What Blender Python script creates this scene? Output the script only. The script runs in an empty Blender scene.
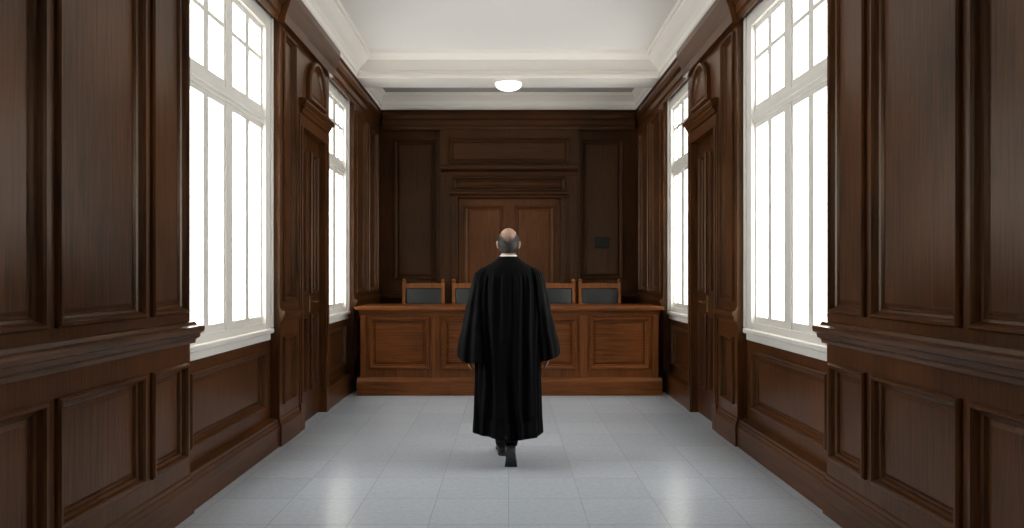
import bpy, bmesh, math, random
from mathutils import Vector, Matrix
random.seed(4)
SC = bpy.context.scene
COL = SC.collection
PI = math.pi
EYE = 1.4

# ------------------------------------------------------------------ materials
def newmat(name):
    m = bpy.data.materials.new(name); m.use_nodes = True
    nt = m.node_tree; b = nt.nodes['Principled BSDF']
    return m, nt, b

def wood(name, dark, light, axis='z', rough=0.29, spec=0.40):
    m, nt, b = newmat(name)
    tc = nt.nodes.new('ShaderNodeTexCoord'); mp = nt.nodes.new('ShaderNodeMapping')
    lo, hi = 1.5, 42.0
    mp.inputs['Scale'].default_value = {'z': (hi, hi, lo), 'y': (hi, lo, hi), 'x': (lo, hi, hi)}[axis]
    n1 = nt.nodes.new('ShaderNodeTexNoise'); n1.inputs['Scale'].default_value = 1.6
    n1.inputs['Detail'].default_value = 8; n1.inputs['Roughness'].default_value = 0.66; n1.inputs['Distortion'].default_value = 0.7
    n2 = nt.nodes.new('ShaderNodeTexNoise'); n2.inputs['Scale'].default_value = 1.1; n2.inputs['Detail'].default_value = 3
    nt.links.new(tc.outputs['Object'], mp.inputs['Vector'])
    nt.links.new(mp.outputs['Vector'], n1.inputs['Vector'])
    nt.links.new(tc.outputs['Object'], n2.inputs['Vector'])
    ad = nt.nodes.new('ShaderNodeMath'); ad.operation = 'MULTIPLY_ADD'
    ad.inputs[1].default_value = 0.55
    nt.links.new(n2.outputs['Fac'], ad.inputs[0]); nt.links.new(n1.outputs['Fac'], ad.inputs[2])
    rp = nt.nodes.new('ShaderNodeValToRGB')
    rp.color_ramp.elements[0].position = 0.56; rp.color_ramp.elements[0].color = (*dark, 1)
    rp.color_ramp.elements[1].position = 1.0; rp.color_ramp.elements[1].color = (*light, 1)
    nt.links.new(ad.outputs[0], rp.inputs['Fac']); nt.links.new(rp.outputs['Color'], b.inputs['Base Color'])
    b.inputs['Roughness'].default_value = rough
    b.inputs['Specular IOR Level'].default_value = spec
    b.inputs['Specular Tint'].default_value = (1.0, 0.80, 0.60, 1)
    bp = nt.nodes.new('ShaderNodeBump'); bp.inputs['Strength'].default_value = 0.10; bp.inputs['Distance'].default_value = 0.003
    nt.links.new(n1.outputs['Fac'], bp.inputs['Height']); nt.links.new(bp.outputs['Normal'], b.inputs['Normal'])
    return m

def plain(name, col, rough=0.5, metal=0.0, nscale=30, namt=0.08, bump=0.0, sheen=0.0, spec=0.5):
    m, nt, b = newmat(name)
    tc = nt.nodes.new('ShaderNodeTexCoord')
    n = nt.nodes.new('ShaderNodeTexNoise'); n.inputs['Scale'].default_value = nscale; n.inputs['Detail'].default_value = 4
    nt.links.new(tc.outputs['Object'], n.inputs['Vector'])
    rp = nt.nodes.new('ShaderNodeValToRGB')
    rp.color_ramp.elements[0].position = 0.3; rp.color_ramp.elements[1].position = 0.7
    rp.color_ramp.elements[0].color = tuple(c*(1-namt) for c in col)+(1,)
    rp.color_ramp.elements[1].color = tuple(min(1, c*(1+namt)) for c in col)+(1,)
    nt.links.new(n.outputs['Fac'], rp.inputs['Fac']); nt.links.new(rp.outputs['Color'], b.inputs['Base Color'])
    b.inputs['Roughness'].default_value = rough; b.inputs['Metallic'].default_value = metal
    b.inputs['Specular IOR Level'].default_value = spec
    if sheen:
        b.inputs['Sheen Weight'].default_value = sheen
    if bump:
        bp = nt.nodes.new('ShaderNodeBump'); bp.inputs['Strength'].default_value = bump; bp.inputs['Distance'].default_value = 0.003
        nt.links.new(n.outputs['Fac'], bp.inputs['Height']); nt.links.new(bp.outputs['Normal'], b.inputs['Normal'])
    return m

WD = (0.0145, 0.0049, 0.0016); WL = (0.130, 0.0465, 0.0135)
M_WZ = wood('dark_wood_vertical', WD, WL, 'z')
M_WY = wood('dark_wood_along', WD, WL, 'y')
M_WX = wood('dark_wood_across', WD, WL, 'x')
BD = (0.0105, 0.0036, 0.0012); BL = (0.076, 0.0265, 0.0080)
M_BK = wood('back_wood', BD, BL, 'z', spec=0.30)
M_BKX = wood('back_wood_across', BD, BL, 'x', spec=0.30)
M_DOOR = wood('door_wood', (0.020, 0.0064, 0.0021), (0.090, 0.031, 0.0097), 'z', spec=0.25)
M_DBL = wood('double_door_wood', (0.030, 0.0095, 0.0029), (0.150, 0.050, 0.0145), 'z', spec=0.3)
M_BEX = wood('bench_wood_across', (0.048, 0.0135, 0.0036), (0.25, 0.079, 0.0205), 'x')
M_BEZ = wood('bench_wood', (0.048, 0.0135, 0.0036), (0.25, 0.079, 0.0205), 'z')
M_CH = wood('chair_wood', (0.15, 0.047, 0.013), (0.38, 0.137, 0.040), 'z')
M_PLASTER = plain('cream_plaster', (0.85, 0.815, 0.755), 0.7, nscale=6, namt=0.0)
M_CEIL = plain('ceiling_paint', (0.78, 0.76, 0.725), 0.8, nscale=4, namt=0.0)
M_CEIL_SHADE = plain('ceiling_paint_shade_tinted', (0.50, 0.49, 0.475), 0.8, nscale=4, namt=0.0)  # ceiling paint darkened: shade behind the beam is put into the colour
M_WIN = plain('cream_window_paint', (0.76, 0.735, 0.68), 0.4, nscale=8, namt=0.02)
M_LEATHER = plain('slate_leather', (0.0125, 0.0138, 0.0143), 0.42, nscale=60, namt=0.15, bump=0.15)
M_ROBE = plain('black_robe_cloth', (0.0019, 0.0019, 0.0021), 0.75, nscale=160, namt=0.2, bump=0.05, spec=0.08)
M_TROU = plain('black_trousers', (0.004, 0.004, 0.0045), 0.7, nscale=100, namt=0.1, spec=0.25)
M_SHOE = plain('black_shoe_leather', (0.005, 0.005, 0.0055), 0.25, nscale=40, namt=0.1)
M_SOLE = plain('shoe_sole', (0.012, 0.011, 0.011), 0.6, nscale=60, namt=0.2)
M_SKIN = plain('skin', (0.49, 0.295, 0.21), 0.5, nscale=25, namt=0.10)
M_HAIR = plain('grey_hair', (0.085, 0.074, 0.065), 0.55, nscale=180, namt=0.6)
M_WHITE = plain('white_collar', (0.8, 0.8, 0.78), 0.6)
M_EYE = plain('eye_white', (0.75, 0.73, 0.7), 0.2)
M_IRIS = plain('eye_iris', (0.05, 0.03, 0.02), 0.2)
M_BRASS = plain('brass', (0.42, 0.28, 0.13), 0.3, metal=0.9)
M_PLAQUE = plain('dark_plate', (0.0070, 0.0048, 0.0036), 0.5, spec=0.3)
M_PLAQUE2 = plain('plate_rim', (0.022, 0.014, 0.009), 0.4, spec=0.3)

def floor_mat():
    m, nt, b = newmat('grey_stone_tiles')
    tc = nt.nodes.new('ShaderNodeTexCoord'); mp = nt.nodes.new('ShaderNodeMapping')
    mp.inputs['Location'].default_value = (0.0, 0.12, 0)
    br = nt.nodes.new('ShaderNodeTexBrick')
    br.offset = 0.0; br.squash = 1.0
    br.inputs['Scale'].default_value = 1.0
    br.inputs['Brick Width'].default_value = 0.45; br.inputs['Row Height'].default_value = 0.45
    br.inputs['Mortar Size'].default_value = 0.0030; br.inputs['Mortar Smooth'].default_value = 0.2
    br.inputs['Color1'].default_value = (0.455, 0.500, 0.545, 1); br.inputs['Color2'].default_value = (0.505, 0.550, 0.595, 1)
    br.inputs['Mortar'].default_value = (0.375, 0.410, 0.445, 1)
    nt.links.new(tc.outputs['Object'], mp.inputs['Vector']); nt.links.new(mp.outputs['Vector'], br.inputs['Vector'])
    n = nt.nodes.new('ShaderNodeTexNoise'); n.inputs['Scale'].default_value = 30; n.inputs['Detail'].default_value = 8; n.inputs['Roughness'].default_value = 0.75
    nt.links.new(tc.outputs['Object'], n.inputs['Vector'])
    mx = nt.nodes.new('ShaderNodeMix'); mx.data_type = 'RGBA'; mx.blend_type = 'MULTIPLY'
    rp = nt.nodes.new('ShaderNodeValToRGB')
    rp.color_ramp.elements[0].position = 0.3; rp.color_ramp.elements[0].color = (0.86, 0.865, 0.87, 1)
    rp.color_ramp.elements[1].position = 0.7; rp.color_ramp.elements[1].color = (1.06, 1.06, 1.06, 1)
    nt.links.new(n.outputs['Fac'], rp.inputs['Fac'])
    mx.inputs[0].default_value = 1.0
    nt.links.new(br.outputs['Color'], mx.inputs[6]); nt.links.new(rp.outputs['Color'], mx.inputs[7])
    nt.links.new(mx.outputs[2], b.inputs['Base Color'])
    b.inputs['Roughness'].default_value = 0.24; b.inputs['Specular IOR Level'].default_value = 0.85
    bp = nt.nodes.new('ShaderNodeBump'); bp.inputs['Strength'].default_value = 0.25; bp.inputs['Distance'].default_value = 0.002; bp.invert = True
    nt.links.new(br.outputs['Fac'], bp.inputs['Height']); nt.links.new(bp.outputs['Normal'], b.inputs['Normal'])
    return m
M_FLOOR = floor_mat()

def pane_mat():
    m = bpy.data.materials.new('pale_window_glass'); m.use_nodes = True
    nt = m.node_tree; nt.nodes.clear()
    o = nt.nodes.new('ShaderNodeOutputMaterial'); mx = nt.nodes.new('ShaderNodeMixShader')
    t = nt.nodes.new('ShaderNodeBsdfTransparent'); t.inputs['Color'].default_value = (0.96, 0.97, 0.97, 1)
    g = nt.nodes.new('ShaderNodeBsdfGlossy'); g.inputs['Roughness'].default_value = 0.05
    mx.inputs[0].default_value = 0.05
    nt.links.new(t.outputs[0], mx.inputs[1]); nt.links.new(g.outputs[0], mx.inputs[2]); nt.links.new(mx.outputs[0], o.inputs['Surface'])
    return m
M_PANE = pane_mat()

def emis_mat(name, col, s):
    m, nt, b = newmat(name)
    b.inputs['Base Color'].default_value = (0.9, 0.88, 0.82, 1)
    b.inputs['Emission Color'].default_value = (*col, 1); b.inputs['Emission Strength'].default_value = s
    return m
M_LAMP = emis_mat('lamp_glass', (1.0, 0.93, 0.80), 1.5)

# ------------------------------------------------------------------ mesh helpers
class MB:
    def __init__(s): s.v = []; s.f = []
    def add(s, vs, fs):
        o = len(s.v); s.v += [tuple(v) for v in vs]; s.f += [tuple(i+o for i in f) for f in fs]; return s
    def box(s, x0, x1, y0, y1, z0, z1, bev=0.0):
        bm = bmesh.new(); bmesh.ops.create_cube(bm, size=1)
        for v in bm.verts:
            v.co = Vector(((x0+x1)/2+v.co.x*(x1-x0), (y0+y1)/2+v.co.y*(y1-y0), (z0+z1)/2+v.co.z*(z1-z0)))
        if bev: bmesh.ops.bevel(bm, geom=bm.edges[:], offset=bev, segments=2, profile=0.5, affect='EDGES')
        bm.verts.index_update(); s.add([v.co.copy() for v in bm.verts], [[v.index for v in f.verts] for f in bm.faces]); bm.free(); return s
    def loft(s, rings, cap0=True, cap1=True, closed=True):
        n = len(rings[0]); vs = [p for r in rings for p in r]; fs = []
        for i in range(len(rings)-1):
            for j in range(n if closed else n-1):
                k = (j+1) % n
                fs.append((i*n+j, i*n+k, (i+1)*n+k, (i+1)*n+j))
        if cap0: fs.append(tuple(range(n)))
        if cap1: fs.append(tuple((len(rings)-1)*n+j for j in range(n)))
        return s.add(vs, fs)
    def tube(s, pts, rad, n=12):
        pts = [Vector(p) for p in pts]; rings = []
        up = Vector((0.31, 0.95, 0.05))
        for i, p in enumerate(pts):
            d = (pts[min(i+1, len(pts)-1)] - pts[max(i-1, 0)]).normalized()
            a = d.cross(up).normalized(); b = d.cross(a).normalized()
            r = rad[i]
            rings.append([p + (a*math.cos(2*PI*j/n) + b*math.sin(2*PI*j/n))*r for j in range(n)])
        s.loft(rings)
        for e in (0, -1): s.ell(pts[e], (rad[e],)*3, 8, n)
        return s
    def ell(s, c, r, nt=12, n=16, fn=None):
        vs = []; fs = []
        for i in range(nt+1):
            t = PI*(i/nt)
            t = min(max(t, 0.02), PI-0.02)
            for j in range(n):
                ph = 2*PI*j/n
                d = Vector((math.sin(t)*math.cos(ph), math.sin(t)*math.sin(ph), math.cos(t)))
                p = fn(d) if fn else Vector((d.x*r[0], d.y*r[1], d.z*r[2]))
                vs.append(Vector(c)+p)
        for i in range(nt):
            for j in range(n):
                k = (j+1) % n
                fs.append((i*n+j, i*n+k, (i+1)*n+k, (i+1)*n+j))
        fs.append(tuple(range(n))); fs.append(tuple(nt*n+j for j in range(n)))
        return s.add(vs, fs)
    def build(s, name, mat, parent=None, smooth=False, **props):
        me = bpy.data.meshes.new(name); me.from_pydata(s.v, [], s.f); me.materials.append(mat)
        bm = bmesh.new(); bm.from_mesh(me); bmesh.ops.recalc_face_normals(bm, faces=bm.faces[:]); bm.to_mesh(me); bm.free()
        o = bpy.data.objects.new(name, me); COL.objects.link(o)
        if parent: o.parent = parent
        if smooth:
            for p in me.polygons: p.use_smooth = True
        for k, v in props.items(): o[k] = v
        return o

def empty(name, loc, **props):
    o = bpy.data.objects.new(name, None); COL.objects.link(o); o.location = loc; o.empty_display_size = 0.1
    for k, v in props.items(): o[k] = v
    return o

# surfaces: P(u, v, n) -> world
def side(s, W): return lambda u, v, n: (s*(W-n), u, v)
def front(Y, x0=0.0): return lambda u, v, n: (u+x0, Y-n, v)

def grid_face(m, P, u0, u1, v0, v1, holes, n=0.0):
    us = sorted({u0, u1, *[h[0] for h in holes], *[h[1] for h in holes]})
    vs = sorted({v0, v1, *[h[2] for h in holes], *[h[3] for h in holes]})
    us = [u for u in us if u0-1e-6 <= u <= u1+1e-6]; vs = [v for v in vs if v0-1e-6 <= v <= v1+1e-6]
    for a, b in zip(us, us[1:]):
        for c, d in zip(vs, vs[1:]):
            cu, cv = (a+b)/2, (c+d)/2
            if any(h[0] < cu < h[1] and h[2] < cv < h[3] for h in holes): continue
            m.add([P(a, c, n), P(b, c, n), P(b, d, n), P(a, d, n)], [(0, 1, 2, 3)])
    return m

PROF = [(0, 0), (0, 0.014), (0.008, 0.024), (0.020, 0.024), (0.028, 0.012), (0.034, -0.008), (0.046, -0.014), (0.052, -0.028), (0.060, -0.028), (0.080, -0.018)]
PROF_S = [(i*0.7, n*0.9) for i, n in PROF]
def panel_mesh(P, r, prof=PROF):
    u0, u1, v0, v1 = r; m = MB(); rings = []
    for i, n in prof:
        rings.append([P(u0+i, v0+i, n), P(u1-i, v0+i, n), P(u1-i, v1-i, n), P(u0+i, v1-i, n)])
    return m.loft(rings, cap0=False, cap1=True)

def sweep(m, P, u0, u1, prof):
    return m.loft([[P(u0, v, n) for n, v in prof], [P(u1, v, n) for n, v in prof]])

def pbox(m, P, u0, u1, v0, v1, n0, n1, bev=0.0):
    a = P(u0, v0, n0); b = P(u1, v1, n1)
    return m.box(*[c for k in range(3) for c in sorted((a[k], b[k]))], bev=bev)

# ------------------------------------------------------------------ the room
YB = 10.1; YF = -1.6
ZT = 3.73          # top of the wood
CE = 4.08; CE2 = 3.95
WA, WB, WC = 1.87, 1.95, 1.87
UA = 4.11          # end of the near panelling
WN = [(4.16, 5.64, 0.97, 3.46), (7.36, 8.38, 0.97, 3.46)]   # window openings
DR = (6.36, 7.14, 0.0, 2.74)
UP = (1.18, 3.42); LO = (0.33, 0.89)

m = MB(); m.box(-2.3, 2.3, YF-0.2, YB+0.3, -0.12, 0.0)
m.build('floor', M_FLOOR, kind='structure')
m = MB(); m.box(-2.3, 2.3, YF-0.2, 8.5, CE, CE+0.12)
ceiling = m.build('ceiling', M_CEIL, kind='structure')
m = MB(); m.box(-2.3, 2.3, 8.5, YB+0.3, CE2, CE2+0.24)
m.build('ceiling_recess', M_CEIL_SHADE, ceiling)

DADO = [(0, 1.00), (0.018, 1.00), (0.022, 1.02), (0.045, 1.035), (0.05, 1.06), (0.07, 1.068), (0.075, 1.09), (0.07, 1.102), (0.03, 1.108), (0.02, 1.125), (0, 1.13)]
DADO_S = [(n*0.6, v) for n, v in DADO]
def base(k, off=0.0):
    return [(0, 0)]+[(off+n*k, v) for n, v in [(0.035, 0), (0.035, 0.165), (0.028, 0.18), (0.022, 0.20), (0.012, 0.205), (0.010, 0.225)]]+[(0, 0.235)]
CROWN = [(0, 3.47), (0.02, 3.47), (0.025, 3.51), (0.04, 3.53), (0.045, 3.59), (0.07, 3.62), (0.085, 3.66), (0.085, 3.705), (0.10, 3.715), (0.10, ZT), (0, ZT)]
WCORN = [(0, ZT), (0.08, ZT), (0.08, 3.80), (0.095, 3.81), (0.10, 3.86), (0.125, 3.90), (0.165, 3.94), (0.20, 3.985), (0.215, 4.00), (0.215, 4.03), (0.24, 4.035), (0.24, CE), (0, CE)]

trim_n = [0]
def trim(m, mat, parent=None):
    trim_n[0] += 1
    return m.build('trim_%d' % trim_n[0], mat, parent, kind='structure')

def section(wall, mm, P, u0, u1, v0, v1, panels, holes, depth, mat=M_WZ, prof=PROF):
    grid_face(mm, P, u0, u1, v0, v1, panels+holes)
    for u in (u0, u1):
        mm.add([P(u, v0, 0), P(u, v0, -depth), P(u, v1, -depth), P(u, v1, 0)], [(0, 1, 2, 3)])
    for r in panels:
        panel_mesh(P, r, prof).build('panel', mat, wall)

win_n = [0]
def window(s, r):
    u0, u1, v0, v1 = r; P = side(s, WB); win_n[0] += 1
    m = MB(); w = 0.080
    ue = 0.078 if u1 < 6 else 0.068
    pbox(m, P, u0-0.045, u0+w, v0, v1+0.05, -0.090, 0.022); pbox(m, P, u1-w, u1+ue, v0, v1+0.05, -0.090, 0.022)
    pbox(m, P, u1+ue-0.05, u1+ue+0.001, v0+0.001, v1+0.049, 0.020, 0.034, 0.006)
    pbox(m, P, u0-0.044, u1+ue-0.001, v1-w, v1+0.06, -0.088, 0.020); pbox(m, P, u0, u1, v0-0.001, v0+0.05, -0.087, 0.012)
    root = m.build('window_%d' % win_n[0], M_WIN, kind='structure')
    TA, TB = 2.60, 2.69
    t = MB(); pbox(t, P, u0+w-0.002, u1-w+0.002, TA, TB, -0.07, 0.006); pbox(t, P, u0+w, u1-w, TA+0.028, TB-0.028, 0.003, 0.018, 0.005)
    t.build('transom', M_WIN, root)
    c = (u0+u1)/2; g = MB(); k = 1.0 if u1 < 6 else 0.8
    for (za, zb) in ((v0+0.048, TA+0.002), (TB-0.002, v1-w+0.002)):
        a, b = u0+w-0.002, u1-w+0.002; hc = 0.056*k; st = 0.024*k; hm = 0.038*k
        pbox(g, P, c-hc, c+hc, za, zb, -0.0550, -0.0040)
        for x0, x1 in ((a, c-hc+0.001), (c+hc-0.001, b)):
            pbox(g, P, x0, x1, za, za+0.055, -0.0500, -0.0100); pbox(g, P, x0, x1, zb-0.04, zb, -0.0502, -0.0102)
            pbox(g, P, x0, x0+st, za+0.001, zb-0.001, -0.0490, -0.0112); pbox(g, P, x1-st, x1, za+0.001, zb-0.001, -0.0492, -0.0114)
            md = (x0+x1)/2; pbox(g, P, md-hm, md+hm, za+0.002, zb-0.002, -0.0480, -0.0125)
            if za > 2: pbox(g, P, x0+0.001, x1-0.001, 3.102, 3.136, -0.0470, -0.0145)
    g.build('sash', M_WIN, root)
    p = MB(); p.add([P(u0, v0, -0.0525), P(u1, v0, -0.0525), P(u1, v1, -0.0525), P(u0, v1, -0.0525)], [(0, 1, 2, 3)])
    p.build('pane', M_PANE, root)
    q = MB(); pbox(q, P, u0-0.045, u1+0.04, v0-0.04, v0, -0.1, 0.052, 0.01); pbox(q, P, u0-0.03, u1+0.03, v0-0.095, v0-0.04, -0.02, 0.026, 0.008)
    q.build('window_sill', M_WIN, root)
    L = bpy.data.lights.new('window_portal', 'AREA'); L.shape = 'RECTANGLE'; L.size = u1-u0+0.04; L.size_y = v1-v0+0.04
    L.cycles.is_portal = True
    o = bpy.data.objects.new('window_portal', L); COL.objects.link(o)
    o.location = (s*(WB+0.102), c, (v0+v1)/2)
    zz = Vector((s, 0, 0)); yy = Vector((0, 0, 1)); xx = yy.cross(zz)
    o.rotation_euler = Matrix((xx, yy, zz)).transposed().to_euler()

door_n = [0]
def side_door(s):
    door_n[0] += 1
    P = side(s, 1.935); u0, u1, v0, v1 = DR; uc = (u0+u1)/2
    root = empty('door_%d' % door_n[0], (0, 0, 0), kind='structure')
    for a, b in ((u0, uc-0.003), (uc+0.003, u1)):
        pan = [(a+0.065, b-0.065, 1.22, 2.60), (a+0.065, b-0.065, 0.28, 1.02)]
        m = MB(); grid_face(m, P, a, b, 0.004, v1, pan)
        for u in (a, b): m.add([P(u, 0.004, 0), P(u, 0.004, -0.04), P(u, v1, -0.04), P(u, v1, 0)], [(0, 1, 2, 3)])
        lf = m.build('door_leaf', M_DOOR, root)
        for r in pan: panel_mesh(P, r).build('door_panel', M_DOOR, lf)
    hd = MB(); hu = uc+0.04
    pbox(hd, P, hu-0.02, hu+0.02, 1.04, 1.20, 0.0, 0.012, 0.004)
    a = Vector(P(hu, 1.14, 0.01)); b = Vector(P(hu, 1.14, 0.058)); c = Vector(P(hu+0.11, 1.14, 0.058))
    hd.tube([a, b], [0.011, 0.011]); hd.tube([b, c], [0.011, 0.009])
    hd.build('door_handle', M_BRASS, lf, smooth=False)
    C = side(s, WC); k = MB()
    for a, b in ((u0-0.11, u0), (u1, u1+0.11)):
        pbox(k, C, a, b, 0.0, v1+0.0, -0.08, 0.012, 0.005); pbox(k, C, a+0.02, b-0.035, 0.25, v1, 0.012, 0.024, 0.005)
        pbox(k, C, a-0.004, b+0.004, 0.0, 0.25, 0.0, 0.020, 0.005)
    pbox(k, C, u0-0.11, u1+0.11, v1, v1+0.10, -0.08, 0.016, 0.005)
    k.build('door_casing', M_WZ, root)
    h = MB(); a, b = u0-0.12, u1+0.12
    sweep(h, C, a+0.03, b-0.03, [(0, 2.86), (0.02, 2.86), (0.03, 2.89), (0.045, 2.905), (0.045, 2.925), (0, 2.925)])
    sweep(h, C, a, b, [(0, 2.925), (0.055, 2.925), (0.062, 2.945), (0.068, 2.95), (0.068, 2.97), (0.03, 2.985), (0, 2.985)])
    h.build('door_hood', M_WY, root)
    def arch(i):
        cu = (u0+u1)/2; r = 0.28-i; pts = [(cu-r, 3.02+i), (cu+r, 3.02+i)]
        for j in range(25):
            t = PI*j/24; pts.append((cu+r*math.cos(t), 3.16+r*math.sin(t)))
        return pts
    ar = MB(); rings = []
    for i, n in [(0, 0.0), (0, 0.035), (0.012, 0.050), (0.035, 0.046), (0.042, 0.020), (0.06, 0.006), (0.075, 0.006), (0.09, 0.014)]:
        rings.append([C(u, v, n) for u, v in arch(i)])
    ar.loft(rings, cap0=False); ar.build('arched_panel', M_WZ, root)

def side_wall(s, name):
    m = MB()
    grid_face(m, side(s, 2.05), YF, YB+0.15, 0, CE, WN)
    wall = m.build('wall_'+name, M_WZ, kind='structure')
    f = MB()
    us = [(3.655, 4.06), (2.885, 3.585), (2.13, 2.82), (1.37, 2.06), (0.60, 1.29), (-0.15, 0.53), (-0.90, -0.22)]
    pa = [(a, b, *UP) for a, b in us] + [(a, b, *LO) for a, b in us]
    section(wall, f, side(s, WA), YF, UA, 0, ZT, pa, [], 0.18)
    section(wall, f, side(s, WB), UA, 5.72, 0, ZT, [(4.26, 5.58, 0.33, 0.80)], [WN[0]], 0.1)
    section(wall, f, side(s, WC), 5.72, 6.21, 0, ZT, [(5.80, 6.13, *UP), (5.80, 6.13, *LO)], [], 0.18, prof=PROF_S)
    section(wall, f, side(s, WC), 6.21, 7.29, 0, ZT, [], [DR], 0.18)
    section(wall, f, side(s, WB), 7.29, 8.45, 0, ZT, [(7.42, 8.32, 0.33, 0.80)], [WN[1]], 0.1)
    section(wall, f, side(s, WC), 8.45, YB, 0, ZT, [(8.56, 9.20, *UP), (9.32, 9.96, *UP), (8.56, 9.20, *LO), (9.32, 9.96, *LO)], [], 0.18)
    f.build('facing', M_WZ, wall)
    for r in WN: window(s, r)
    side_door(s)
    b = MB()
    sweep(b, side(s, WA), YF, UA+0.008, base(0.6)); sweep(b, side(s, WB), UA, 5.715, base(0.6, 0.062)); sweep(b, side(s, WC), 5.71, 6.24, base(0.6))
    sweep(b, side(s, WB), 7.29, 8.45, base(0.6, 0.062)); sweep(b, side(s, WC), 8.445, YB, base(0.6))
    b.build('baseboard_'+name, M_WY, kind='structure')
    d = MB()
    sweep(d, side(s, WA), YF, UA+0.03, DADO); sweep(d, side(s, WC), 5.715, 6.22, DADO_S); sweep(d, side(s, WC), 8.445, YB, DADO_S)
    trim(d, M_WY)
    c = MB(); sweep(c, side(s, WC+0.02), YF, YB, CROWN)
    sweep(c, side(s, WC), 5.69, 7.31, [(0, 3.46), (0.05, 3.46), (0.065, 3.53), (0.10, 3.63), (0.115, 3.67), (0.115, ZT), (0, ZT)])
    trim(c, M_WY)
    w = MB(); sweep(w, side(s, WC+0.02), YF, YB, WCORN)
    trim(w, M_PLASTER)

side_wall(-1, 'left'); side_wall(1, 'right')

# back wall
PB = front(YB); m = MB(); m.box(-2.15, 2.15, YB+0.05, YB+0.2, 0, CE2)
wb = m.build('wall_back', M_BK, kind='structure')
f = MB()
pn = [(-1.66, -1.05, 1.33, 3.36), (1.05, 1.66, 1.33, 3.36), (-1.66, -1.05, 0.30, 1.05), (1.05, 1.66, 0.30, 1.05)]
grid_face(f, PB, -1.95, 1.95, 0, ZT, pn)
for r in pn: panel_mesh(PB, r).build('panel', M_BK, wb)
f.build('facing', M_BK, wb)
PP = front(YB-0.13); f = MB()
DB = (-0.72, 0.74, 0.0, 2.50); tp = [(-0.86, 0.88, 2.98, 3.36), (-0.80, 0.82, 2.60, 2.80)]
grid_face(f, PP, -0.98, 1.0, 0, ZT, tp+[DB])
for u in (-0.98, 1.0):
    f.add([PP(u, 0, 0), PP(u, 0, -0.14), PP(u, ZT, -0.14), PP(u, ZT, 0)], [(0, 1, 2, 3)])
for u in (-0.72, 0.74):
    f.add([PP(u, 0, 0), PP(u, 0, -0.14), PP(u, 2.5, -0.14), PP(u, 2.5, 0)], [(0, 1, 2, 3)])
f.add([PP(-0.72, 2.5, 0), PP(-0.72, 2.5, -0.14), PP(0.74, 2.5, -0.14), PP(0.74, 2.5, 0)], [(0, 1, 2, 3)])
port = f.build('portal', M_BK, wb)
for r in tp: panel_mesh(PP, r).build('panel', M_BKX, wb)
h = MB()
sweep(h, PP, -0.96, 0.98, [(0, 2.82), (0.03, 2.82), (0.045, 2.86), (0.09, 2.885), (0.13, 2.895), (0.13, 2.93), (0.03, 2.95), (0, 2.95)])
sweep(h, PP, -0.84, 0.86, [(0, 2.50), (0.03, 2.50), (0.04, 2.53), (0.075, 2.55), (0.075, 2.575), (0, 2.59)])
for a, b in ((-0.84, -0.72), (0.74, 0.86)):
    pbox(h, PP, a, b, 0, 2.5, 0, 0.025, 0.006); pbox(h, PP, a+0.03, b-0.03, 0.2, 2.46, 0.025, 0.040, 0.006)
for a, b in ((-0.965, -0.925), (0.945, 0.985)): pbox(h, PP, a, b, 0, 2.82, 0, 0.022, 0.006)
trim(h, M_BKX)
PD = front(YB-0.045); door_n[0] += 1
dr = empty('door_%d' % door_n[0], (0, 0, 0), kind='structure')
for a, b in ((-0.715, 0.007), (0.013, 0.735)):
    pn = [(a+0.07, b-0.07, 1.16, 2.40), (a+0.07, b-0.07, 0.2, 0.98)]
    f = MB(); grid_face(f, PD, a, b, 0.005, 2.495, pn)
    for u in (a, b): f.add([PD(u, 0.005, 0), PD(u, 0.005, -0.03), PD(u, 2.495, -0.03), PD(u, 2.495, 0)], [(0, 1, 2, 3)])
    lf = f.build('door_leaf', M_DBL, dr)
    for r in pn: panel_mesh(PD, r).build('door_panel', M_DBL, lf)
c = MB(); sweep(c, PP, -1.79, 1.79, [(-0.12, 3.47)]+CROWN[1:-1]+[(-0.12, ZT)]); sweep(c, PB, -1.84, -1.0, DADO); sweep(c, PB, 1.02, 1.84, DADO); trim(c, M_BKX)
b = MB(); sweep(b, PB, -1.83, -0.99, base(1)); sweep(b, PB, 1.01, 1.83, base(1)); b.build('baseboard_back', M_BKX, kind='structure')
w = MB(); sweep(w, PB, -1.86, 1.86, [(n+(0.10 if n else 0), v if v < 3.85 else 3.85+(v-3.85)*(CE2-3.85)/(CE-3.85)) for n, v in WCORN]); trim(w, M_PLASTER)
# ceiling beam
bm_ = MB(); PBm = front(8.4)
bm_.box(-1.84, 1.84, 8.4, 8.78, 3.75, CE)
sweep(bm_, PBm, -1.80, 1.80, [(0, 3.75), (0.05, 3.75), (0.05, 3.79), (0.04, 3.80), (0.035, 3.83), (0.015, 3.85), (0, 3.86)])
sweep(bm_, PBm, -1.72, 1.72, [(0, 3.98), (0.02, 3.985), (0.05, 4.02), (0.08, 4.04), (0.09, CE), (0, CE)])
trim(bm_, M_PLASTER)
# front wall behind the camera, with an unseen opening added to let in front light
m = MB(); PW = front(YF); HO = (-0.4, 0.4, 2.1, 2.9)
grid_face(m, PW, -2.1, 2.1, 0, CE, [HO]); m.build('wall_front', M_WX, kind='structure')
L = bpy.data.lights.new('front_portal', 'AREA'); L.shape = 'RECTANGLE'; L.size = 0.84; L.size_y = 0.84; L.cycles.is_portal = True
o = bpy.data.objects.new('front_portal', L); COL.objects.link(o); o.location = (0, YF-0.005, 2.5); o.rotation_euler = (PI/2, 0, PI)

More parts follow.
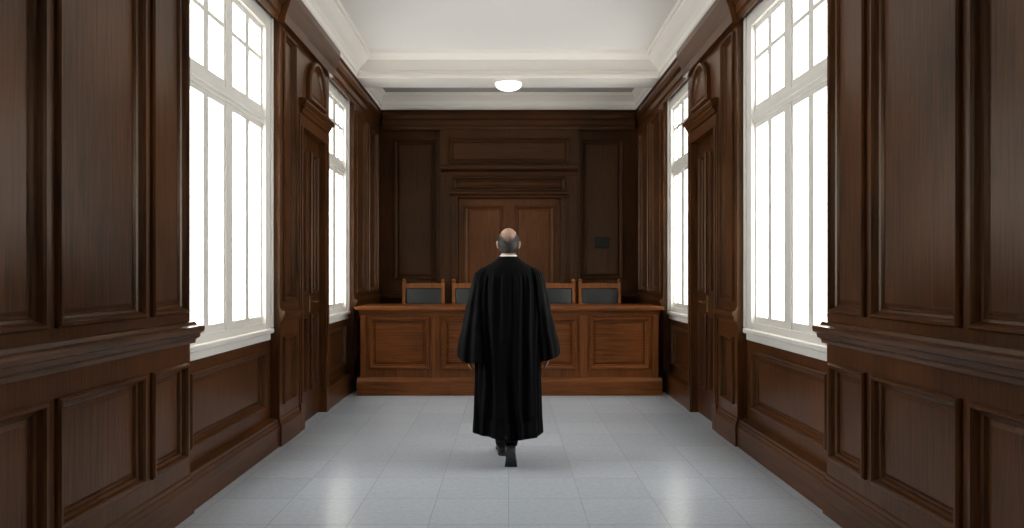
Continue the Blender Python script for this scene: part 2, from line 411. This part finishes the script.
# ------------------------------------------------------------------ things
lamp = empty('ceiling_lamp', (0.0, 8.57, 3.75), label='round glowing dome lamp on the underside of the white ceiling beam', category='ceiling lamp')
m = MB(); m.loft([[(r*math.cos(2*PI*j/40), r*math.sin(2*PI*j/40), z) for j in range(40)] for r, z in [(0.172, 0), (0.177, -0.006), (0.172, -0.012), (0.158, -0.014)]])
m.build('lamp_base', M_PLASTER, lamp, True)
m = MB(); m.loft([[(0.166*math.cos(t)*math.cos(2*PI*j/40), 0.166*math.cos(t)*math.sin(2*PI*j/40), -0.012-0.082*math.sin(t)) for j in range(40)] for t in [PI/2*k/10*0.99 for k in range(11)]])
m.build('lamp_shade', M_LAMP, lamp, True)

pl = empty('wall_plate', (1.35, YB, 1.86), label='small dark rectangular plate on the back wall, right of the double door', category='wall plate')
m = MB(); m.box(-0.11, 0.11, -0.010, 0.0, -0.078, 0.078, 0.004); m.build('rim', M_PLAQUE2, pl)
m = MB(); m.box(-0.100, 0.100, -0.016, -0.006, -0.068, 0.068, 0.003); m.build('plate', M_PLAQUE, pl)

# the bench
YD = 8.17
bench = empty('judge_bench', (0.01, YD, 0), label='long warm brown panelled wooden bench desk across the end of the room', category='bench desk')
PQ = lambda u, v, n: (u, -n, v)
bp = [(-1.64, -0.94, 0.30, 0.90), (-0.79, -0.06, 0.30, 0.90), (0.06, 0.79, 0.30, 0.90), (0.94, 1.64, 0.30, 0.90)]
m = MB(); grid_face(m, PQ, -1.73, 1.73, 0.0, 0.985, bp)
m.box(-1.73, -1.70, 0.001, 0.74, 0, 0.985); m.box(1.70, 1.73, 0.001, 0.74, 0, 0.985); m.box(-1.70, 1.70, 0.035, 0.05, 0, 0.985)
m.build('body', M_BEZ, bench)
for r in bp: panel_mesh(PQ, r).build('panel', M_BEX, bench)
m = MB(); m.box(-1.79, 1.79, -0.085, 0.78, 0.99, 1.035, 0.01); m.build('countertop', M_BEX, bench)
m = MB(); sweep(m, PQ, -1.75, 1.75, [(0, 0.93), (0.018, 0.935), (0.025, 0.955), (0.05, 0.975), (0.055, 0.99), (0, 0.99)]); m.build('moulding', M_BEX, bench)
m = MB(); sweep(m, PQ, -1.77, 1.77, [(0, 0), (0.055, 0), (0.055, 0.165), (0.045, 0.18), (0.03, 0.19), (0.02, 0.205), (0, 0.208)]); m.build('plinth', M_BEX, bench)
for u in (-1.705, -0.865, 0.0, 0.865, 1.705):
    w = 0.03 if abs(u) > 1.5 or u == 0 else 0.045
    m = MB(); pbox(m, PQ, u-w, u+w, 0.208, 0.93, 0.0, 0.022, 0.005); m.build('pilaster', M_BEZ, bench)

# chairs
def make_chair():
    t = empty('bench_chair', (0, 0, 0))
    m = MB(); m.box(-0.235, 0.235, -0.24, 0.20, 0.42, 0.455, 0.006); m.build('seat_frame', M_CH, t)
    m = MB(); m.box(-0.225, 0.225, -0.235, 0.19, 0.456, 0.52, 0.022); m.build('seat', M_LEATHER, t, True)
    for sx in (-1, 1):
        m = MB(); m.box(sx*0.265-0.022, sx*0.265+0.022, 0.20, 0.245, 0.0, 1.30, 0.006)
        m.loft([[(sx*0.265+r*math.cos(2*PI*j/14), 0.222+r*math.sin(2*PI*j/14), z) for j in range(14)] for r, z in [(0.012, 1.298), (0.016, 1.305), (0.027, 1.312), (0.030, 1.327), (0.024, 1.343), (0.008, 1.35)]])
        m.build('back_post', M_CH, t)
        m = MB(); m.box(sx*0.265-0.02, sx*0.265+0.02, -0.25, -0.21, 0.0, 0.70, 0.006); m.build('leg', M_CH, t)
        m = MB(); m.box(sx*0.265-0.028, sx*0.265+0.028, -0.28, 0.20, 0.70, 0.735, 0.010); m.build('armrest', M_CH, t)
        m = MB(); m.box(sx*0.265-0.012, sx*0.265+0.012, -0.21, 0.20, 0.16, 0.195, 0.004); m.build('stretcher', M_CH, t)
    m = MB()
    rings = []
    for k in range(13):
        x = -0.243+0.486*k/12; dz = 0.008*(1-(x/0.243)**2)
        rings.append([(x, 0.205, 1.225), (x, 0.240, 1.225), (x, 0.240, 1.284+dz), (x, 0.205, 1.284+dz)])
    m.loft(rings); m.build('top_rail', M_CH, t)
    m = MB(); m.box(-0.243, 0.243, 0.207, 0.238, 0.60, 0.65, 0.005); m.build('bottom_rail', M_CH, t)
    m = MB(); m.box(-0.240, 0.240, 0.195, 0.243, 0.652, 1.223, 0.018); m.build('backrest', M_LEATHER, t, True)
    return t
labels = ['slate leather wooden chair behind the bench, leftmost of the four',
          'slate leather wooden chair behind the bench, partly hidden by the left shoulder of the robe',
          'slate leather wooden chair behind the bench, partly hidden by the right shoulder of the robe',
          'slate leather wooden chair behind the bench, rightmost of the four, below the wall plate']
c0 = make_chair()
for i, x in enumerate((-1.15, -0.475, 0.615, 1.235)):
    if i == 0: c = c0
    else:
        c = c0.copy(); COL.objects.link(c)
        for ch in c0.children:
            d = ch.copy(); COL.objects.link(d); d.parent = c
    c.location = (x, 9.25, 0)
    c['label'] = labels[i]; c['category'] = 'chair'; c['group'] = 'chairs behind the bench'

# ------------------------------------------------------------------ person
PY = 5.20
person = empty('person', (0, PY, 0), label='balding person in long black robe walking away towards the bench', category='person')
HC = Vector((0, 0.065, 1.638))
def head_fn(off=0.0):
    def fn(d):
        x, y, z = 0.076+off, 0.096+off, 0.115+off
        px, py, pz = d.x*x, d.y*y, d.z*z
        if d.z < 0:
            t = min(1, -d.z); px *= 1-0.26*t**1.5
            if d.y < 0: py *= 1-0.25*t
            else: py *= 1-0.04*t
        else:
            px *= 1+0.04*math.sin(d.z*PI)
        if d.y > 0:   # brow and eye sockets
            ex = abs(abs(d.x)-0.38)
            if -0.2 < d.z < 0.18 and ex < 0.25: py -= 0.008*(1-ex/0.25)*math.cos((d.z)*2.4*PI/1.2)
            if 0.16 < d.z < 0.34: py += 0.004
        return Vector((px, py, pz))
    return fn
def ering(cx, cy, z, hx, hy, n=28, p=2.0):
    r = []
    for j in range(n):
        t = 2*PI*j/n; c, s = math.cos(t), math.sin(t)
        r.append((cx+hx*math.copysign(abs(c)**(2/p), c), cy+hy*math.copysign(abs(s)**(2/p), s), z))
    return r
B = MB()
B.ell(HC, None, 28, 40, head_fn())
B.tube([HC+Vector((0, 0.088, 0.015)), HC+Vector((0, 0.100, -0.010)), HC+Vector((0, 0.110, -0.030))], [0.008, 0.011, 0.014], 10)
for sx in (-1, 1):
    B.ell(HC+Vector((sx*0.012, 0.098, -0.033)), (0.009, 0.011, 0.008), 8, 10)
    B.ell(HC+Vector((sx*0.079, -0.002, -0.012)), (0.010, 0.018, 0.029), 10, 14)
    B.ell(HC+Vector((sx*0.085, -0.011, -0.002)), (0.007, 0.013, 0.022), 10, 14)
B.ell(HC+Vector((0, 0.082, -0.056)), (0.024, 0.012, 0.006), 8, 12); B.ell(HC+Vector((0, 0.079, -0.068)), (0.021, 0.012, 0.007), 8, 12)
B.ell(HC+Vector((0, 0.068, -0.096)), (0.026, 0.022, 0.018), 8, 12)
B.loft([ering(0, 0.04+dy, z, hx, hy) for z, hx, hy, dy in [(0.82, 0.12, 0.08, 0), (0.88, 0.155, 0.095, 0), (0.96, 0.16, 0.10, 0), (1.08, 0.145, 0.09, 0), (1.22, 0.165, 0.10, 0), (1.34, 0.175, 0.10, 0), (1.40, 0.165, 0.085, 0), (1.44, 0.12, 0.07, 0), (1.47, 0.07, 0.06, 0.005), (1.52, 0.056, 0.056, 0.012), (1.60, 0.053, 0.055, 0.02)]])
def arm(sx, yf):
    sh = Vector((sx*0.175, 0.04, 1.385)); el = Vector((sx*0.240, 0.02+yf*0.3, 1.11)); wr = Vector((sx*0.298, 0.03+yf, 0.862))
    B.tube([sh, sh.lerp(el, 0.4), el, el.lerp(wr, 0.35), wr], [0.052, 0.046, 0.040, 0.038, 0.026], 14)
    rings = []
    for k, (z, hy, hx) in enumerate([(0.02, 0.024, 0.020), (0.0, 0.027, 0.018), (-0.03, 0.036, 0.016), (-0.06, 0.041, 0.015), (-0.085, 0.041, 0.013), (-0.095, 0.036, 0.009)]):
        rings.append(ering(wr.x+sx*0.002, wr.y+0.004, wr.z+z, hx, hy, 16))
    B.loft(rings)
    for off, ln, r in ((0.031, 0.074, 0.0085), (0.011, 0.083, 0.009), (-0.010, 0.077, 0.0085), (-0.030, 0.060, 0.0075)):
        a = Vector((wr.x+sx*0.002, wr.y+0.004+off*0.9, wr.z-0.080)); p = [a]
        for ang, fr in ((0.12, 0.42), (0.40, 0.33), (0.70, 0.27)):
            p.append(p[-1]+Vector((-sx*math.sin(ang), off*0.8, -math.cos(ang)))*(ln*fr*(1.15 if fr > 0.4 else 1)))
        B.tube(p, [r*1.05, r, r*0.93, r*0.8], 10)
    a = Vector((wr.x-sx*0.006, wr.y+0.026, wr.z-0.025))
    B.tube([a, a+Vector((-sx*0.010, 0.026, -0.028)), a+Vector((-sx*0.014, 0.036, -0.058)), a+Vector((-sx*0.018, 0.036, -0.082))], [0.014, 0.012, 0.010, 0.008], 10)
    return wr
arm(-1, -0.04); arm(1, 0.04)
LEGS = {-1: [(-0.085, 0.04, 0.90), (-0.072, 0.19, 0.50), (-0.052, 0.265, 0.10)], 1: [(0.085, 0.04, 0.90), (0.055, 0.10, 0.49), (0.018, -0.122, 0.190)]}
for sx, (h, k, a) in LEGS.items():
    h, k, a = Vector(h), Vector(k), Vector(a)
    B.tube([h, h.lerp(k, 0.5), k, k.lerp(a, 0.35), a], [0.085, 0.072, 0.052, 0.050, 0.032], 16)
B.tube([Vector((-0.052, 0.265, 0.07)), Vector((-0.054, 0.345, 0.048)), Vector((-0.056, 0.425, 0.033))], [0.028, 0.025, 0.016], 10)
B.tube([Vector((0.018, -0.126, 0.15)), Vector((0.018, -0.103, 0.085)), Vector((0.018, -0.078, 0.040))], [0.026, 0.023, 0.016], 10)
body = B.build('body', M_SKIN, person, True)
md = body.modifiers.new('r', 'REMESH'); md.mode = 'VOXEL'; md.voxel_size = 0.0045; md.use_smooth_shade = True
ms = body.modifiers.new('s', 'SMOOTH'); ms.factor = 0.5; ms.iterations = 3
dg = bpy.context.evaluated_depsgraph_get(); ev = body.evaluated_get(dg)
me2 = bpy.data.meshes.new_from_object(ev); body.modifiers.clear(); body.data = me2
for p in me2.polygons: p.use_smooth = True
if not me2.materials: me2.materials.append(M_SKIN)
for sx in (-1, 1):
    m = MB(); m.ell(HC+Vector((sx*0.030, 0.071, 0.006)), (0.0125, 0.0125, 0.0125), 10, 14); e = m.build('eye', M_EYE, person, True)
    m = MB(); m.ell(HC+Vector((sx*0.030, 0.0805, 0.006)), (0.0055, 0.0040, 0.0055), 8, 12); m.build('iris', M_IRIS, e, True)
    m = MB(); m.tube([HC+Vector((sx*0.014, 0.092, 0.026)), HC+Vector((sx*0.030, 0.089, 0.031)), HC+Vector((sx*0.048, 0.077, 0.027))], [0.004, 0.005, 0.003], 8); m.build('eyebrow', M_HAIR, person, True)
# horseshoe hair: short combed strands
def hair():
    m = MB(); fn = head_fn(0.0); rg = random.Random(7)
    def top(d): return 0.08+0.54*abs(d.x)**1.5
    cnt = 0
    while cnt < 4000:
        ph = rg.uniform(0, 2*PI); dz = rg.uniform(-0.72, 0.95); rr = math.sqrt(1-dz*dz)
        d = Vector((rr*math.cos(ph), rr*math.sin(ph), dz)); ax = abs(d.x)
        bot = -0.62+0.5*max(0, d.y+0.3)
        if d.y > 0.32 or d.z < bot: continue
        if d.y > -0.10 and d.z < -0.02: continue
        over = d.z-top(d)
        if over > 0 and rg.random() > 0.8*math.exp(-over/0.17): continue
        cnt += 1
        p = fn(d); nrm = Vector((p.x/0.076**2, p.y/0.096**2, p.z/0.115**2)).normalized()
        down = Vector((rg.uniform(-0.25, 0.25), -0.15 if d.y < 0 else -0.5, -1)); down = (down-nrm*down.dot(nrm)).normalized()
        sd = nrm.cross(down).normalized()
        th = 1 if over < 0 else max(0.35, 0.8-over*1.6)
        L = rg.uniform(0.014, 0.024); w = rg.uniform(0.0010, 0.0017)*th; lift = rg.uniform(0.001, 0.006)*(1 if over < 0 else 0.3)
        a = HC+p-nrm*0.003; b = HC+p+down*L*0.5+nrm*(lift+0.001); c = HC+p+down*L+nrm*(lift-0.001)
        m.add([a-sd*w, a+sd*w, b+sd*w, b-sd*w, c, a-nrm*0.001, b-nrm*0.002], [(0, 1, 2, 3), (3, 2, 4), (0, 3, 6, 5), (1, 5, 6, 2), (2, 6, 4), (3, 4, 6)])
    return m
hair().build('hair', M_HAIR, person, False)
# collar
m = MB(); m.loft([ering(0, 0.052+dy, z, hx, hx*1.03, 40) for z, hx, dy in [(1.495, 0.068, -0.004), (1.540, 0.064, 0.002), (1.549, 0.062, 0.004), (1.547, 0.058, 0.004), (1.495, 0.060, -0.002)]], False, False)
m.build('collar', M_WHITE, person, True)
# trousers
m = MB()
for sx, (h, k, a) in LEGS.items():
    h, k, a = Vector(h), Vector(k), Vector(a)
    m.tube([h, h.lerp(k, 0.5), k, k.lerp(a, 0.35), k.lerp(a, 0.8), a], [0.098, 0.086, 0.068, 0.066, 0.054, 0.050], 20)
m.loft([ering(0, 0.04, z, hx, 0.112) for z, hx in [(0.82, 0.14), (0.90, 0.175), (1.0, 0.172), (1.04, 0.165)]])
m.build('trousers', M_TROU, person, True)
# shoes
def shoe(loc, pitch, yaw):
    mt = Matrix.Translation(loc) @ Matrix.Rotation(yaw, 4, 'Z') @ Matrix.Rotation(pitch, 4, 'X')
    up = MB(); rings = []
    for y, hw, z0, z1 in [(-0.194, 0.008, 0.034, 0.060), (-0.190, 0.022, 0.026, 0.082), (-0.180, 0.031, 0.024, 0.094), (-0.16, 0.036, 0.023, 0.100), (-0.13, 0.037, 0.022, 0.102), (-0.09, 0.035, 0.016, 0.096), (-0.05, 0.039, 0.012, 0.080), (0.0, 0.044, 0.011, 0.062), (0.045, 0.042, 0.012, 0.050), (0.075, 0.035, 0.013, 0.043), (0.095, 0.024, 0.014, 0.036), (0.104, 0.012, 0.017, 0.029)]:
        r = []
        for j in range(24):
            t = 2*PI*j/24; c, s = math.cos(t), math.sin(t)
            zz = (z0+z1)/2+(z1-z0)/2*math.copysign(abs(s)**0.8, s)
            r.append(mt @ Vector((hw*math.copysign(abs(c)**0.85, c)*(1-0.25*max(0, s)), y, zz)))
        rings.append(r)
    up.loft(rings); o = up.build('shoe', M_SHOE, person, True)
    def outline():   # half width of the sole
        return [(-0.197, 0.006), (-0.193, 0.018), (-0.184, 0.028), (-0.165, 0.035), (-0.13, 0.037), (-0.09, 0.033), (-0.05, 0.037), (0.0, 0.045), (0.03, 0.046), (0.06, 0.041), (0.085, 0.031), (0.10, 0.019), (0.109, 0.007)]
    so = MB(); rings = []
    for y, hw in outline():
        zt = 0.026 if y < -0.08 else (0.020 if y < -0.03 else 0.014)
        zb = 0.0 if y < -0.10 else (0.013 if y < -0.03 else 0.003)
        rings.append([mt @ Vector(q) for q in ((-hw, y, zb), (hw, y, zb), (hw, y, zt), (-hw, y, zt))])
    so.loft(rings); so.build('sole', M_SOLE, o)
shoe(Vector((-0.055, 0.410, 0.0)), 0.0, 0.06)
shoe(Vector((0.018, -0.095, 0.002)), -math.radians(48), -0.05)

# robe
def interp(tab, z):
    for a, b in zip(tab, tab[1:]):
        if a[0] >= z >= b[0]:
            t = (a[0]-z)/(a[0]-b[0]); t = t*t*(3-2*t)*0.4+t*0.6
            return [p+(q-p)*t for p, q in zip(a[1:], b[1:])]
    return list(tab[-1][1:])
HEM = 0.230
RT = [(1.538, 0.072, 0.074, 0.050), (1.51, 0.096, 0.088, 0.045), (1.485, 0.136, 0.105, 0.042), (1.46, 0.180, 0.118, 0.04), (1.43, 0.214, 0.130, 0.04), (1.39, 0.238, 0.142, 0.04), (1.30, 0.250, 0.156, 0.04), (1.10, 0.250, 0.166, 0.035), (0.90, 0.244, 0.174, 0.03), (0.60, 0.238, 0.188, 0.03), (0.35, 0.238, 0.218, 0.025), (HEM, 0.242, 0.245, 0.02)]
N = 400; rings = []
rz = [1.538-(1.538-HEM)*((k/100)**0.9) for k in range(101)]
ph = [random.uniform(0, 2*PI) for _ in range(8)]
def fold(t, z):
    g = min(1, max(0, (1.405-z)/0.04)); low = min(1, max(0, (1.40-z)/1.1)); up = math.exp(-max(0, 1.40-z)/0.18)
    a = t+0.08*math.sin(2.9*z+3*t+ph[5])+0.04*math.sin(6*z+5*t+ph[6])
    w = math.sin(19*a+ph[0]+1.1*math.sin(3*t+z*1.9))*0.6*(1-0.35*low)+math.sin(11*a+ph[2]+z*1.6)*0.8*low+math.sin(6*a+ph[3]-z*1.5)*0.6*low
    w += math.sin(44*t+ph[1])*0.5*up
    w = math.copysign(abs(w)**0.85, w)
    return (w*(0.010+0.018*low)+0.004*up)*g
for z in rz:
    hx, hy, cy = interp(RT, z); r = []
    for j in range(N):
        t = 2*PI*j/N; c, s = math.cos(t), math.sin(t); p = 2.3
        d = fold(t, z)
        x = (hx+d*(1-0.4*abs(c)))*math.copysign(abs(c)**(2/p), c); y = cy+(hy+d)*math.copysign(abs(s)**(2/p), s)
        zz = z
        if z < 0.6: zz += (0.6-z)/0.36*(0.008*math.sin(2*t+0.5)+0.004*math.sin(5*t)+d*0.2)
        r.append((x, y, zz))
    rings.append(r)
m = MB(); m.loft(rings, False, False)
hem = [[(x*0.985, 0.02+(y-0.02)*0.985, z+0.004) for x, y, z in rings[-1]], [(x*0.97, 0.02+(y-0.02)*0.97, z+0.12) for x, y, z in rings[-1]]]
m.loft([rings[-1]]+hem, False, False)
robe = m.build('robe', M_ROBE, person, True)
def sleeve(sx, yf):
    ST = [(1.462, 0.145, 0.020, 0.040, 0.0), (1.450, 0.172, 0.042, 0.078, 0.0), (1.41, 0.194, 0.058, 0.104, 0.0), (1.34, 0.206, 0.068, 0.116, 0.02), (1.15, 0.222, 0.092, 0.126, 0.15), (1.0, 0.236, 0.108, 0.134, 0.4), (0.88, 0.250, 0.120, 0.142, 0.8), (0.775, 0.258, 0.124, 0.150, 1.0)]
    n = 160; rings = []; q = [random.uniform(0, 6.28) for _ in range(5)]
    Z0, Z1 = 1.462, 0.775
    for k in range(64):
        z = Z0-(Z0-Z1)*(k/63)
        cx, hx, hy, f = interp(ST, z); r = []
        low = max(0, min(1, (1.43-z)/0.6)); up = math.exp(-max(0, 1.40-z)/0.10)*(1 if z < 1.42 else 0)
        for j in range(n):
            t = 2*PI*j/n; c, s = math.cos(t), math.sin(t)
            a = t+0.08*math.sin(5*z+2*t+q[4])
            d = (math.sin(6*a+q[0]+1.2*z)*0.7+math.sin(11*a+q[1]-1.6*z)*0.55)*(0.003+0.010*low)
            d += math.sin(24*t+q[2])*0.003*up
            d += 0.003*math.sin(22*z+3*t+q[3])*math.exp(-((z-1.14)/0.12)**2)
            x = sx*(cx+(hx+d*0.8)*c); y = 0.04+yf*f+(hy+d)*s
            zz = z+low**4*(0.034*c*abs(c)+0.010*s+0.006*math.sin(3*t+q[3])+d*0.4)
            r.append((x, y, zz))
        rings.append(r)
    m = MB(); m.loft(rings, True, False)
    last = rings[-1]; cx = sum(p[0] for p in last)/n; cy = sum(p[1] for p in last)/n
    m.loft([last, [(cx+(x-cx)*0.97, cy+(y-cy)*0.97, z+0.004) for x, y, z in last], [(cx-sx*0.016+(x-cx)*0.78, cy+(y-cy)*0.82, z+0.10) for x, y, z in last]], False, False)
    m.build('sleeve', M_ROBE, robe, True)
sleeve(-1, -0.04); sleeve(1, 0.04)

# ------------------------------------------------------------------ light and camera
w = bpy.data.worlds.new('daylight'); SC.world = w; w.use_nodes = True
bg = w.node_tree.nodes['Background']; bg.inputs['Color'].default_value = (1.0, 0.99, 0.97, 1); bg.inputs['Strength'].default_value = 10.5

cam = bpy.data.cameras.new('camera'); co = bpy.data.objects.new('camera', cam); COL.objects.link(co)
co.location = (0, 0, EYE); co.rotation_euler = (PI/2, 0, 0)
cam.sensor_width = 36; cam.lens = 700/1024*36; cam.shift_y = 11/1024; cam.shift_x = 3.5/1024; cam.clip_start = 0.05
SC.camera = co
SC.view_settings.view_transform = 'Standard'
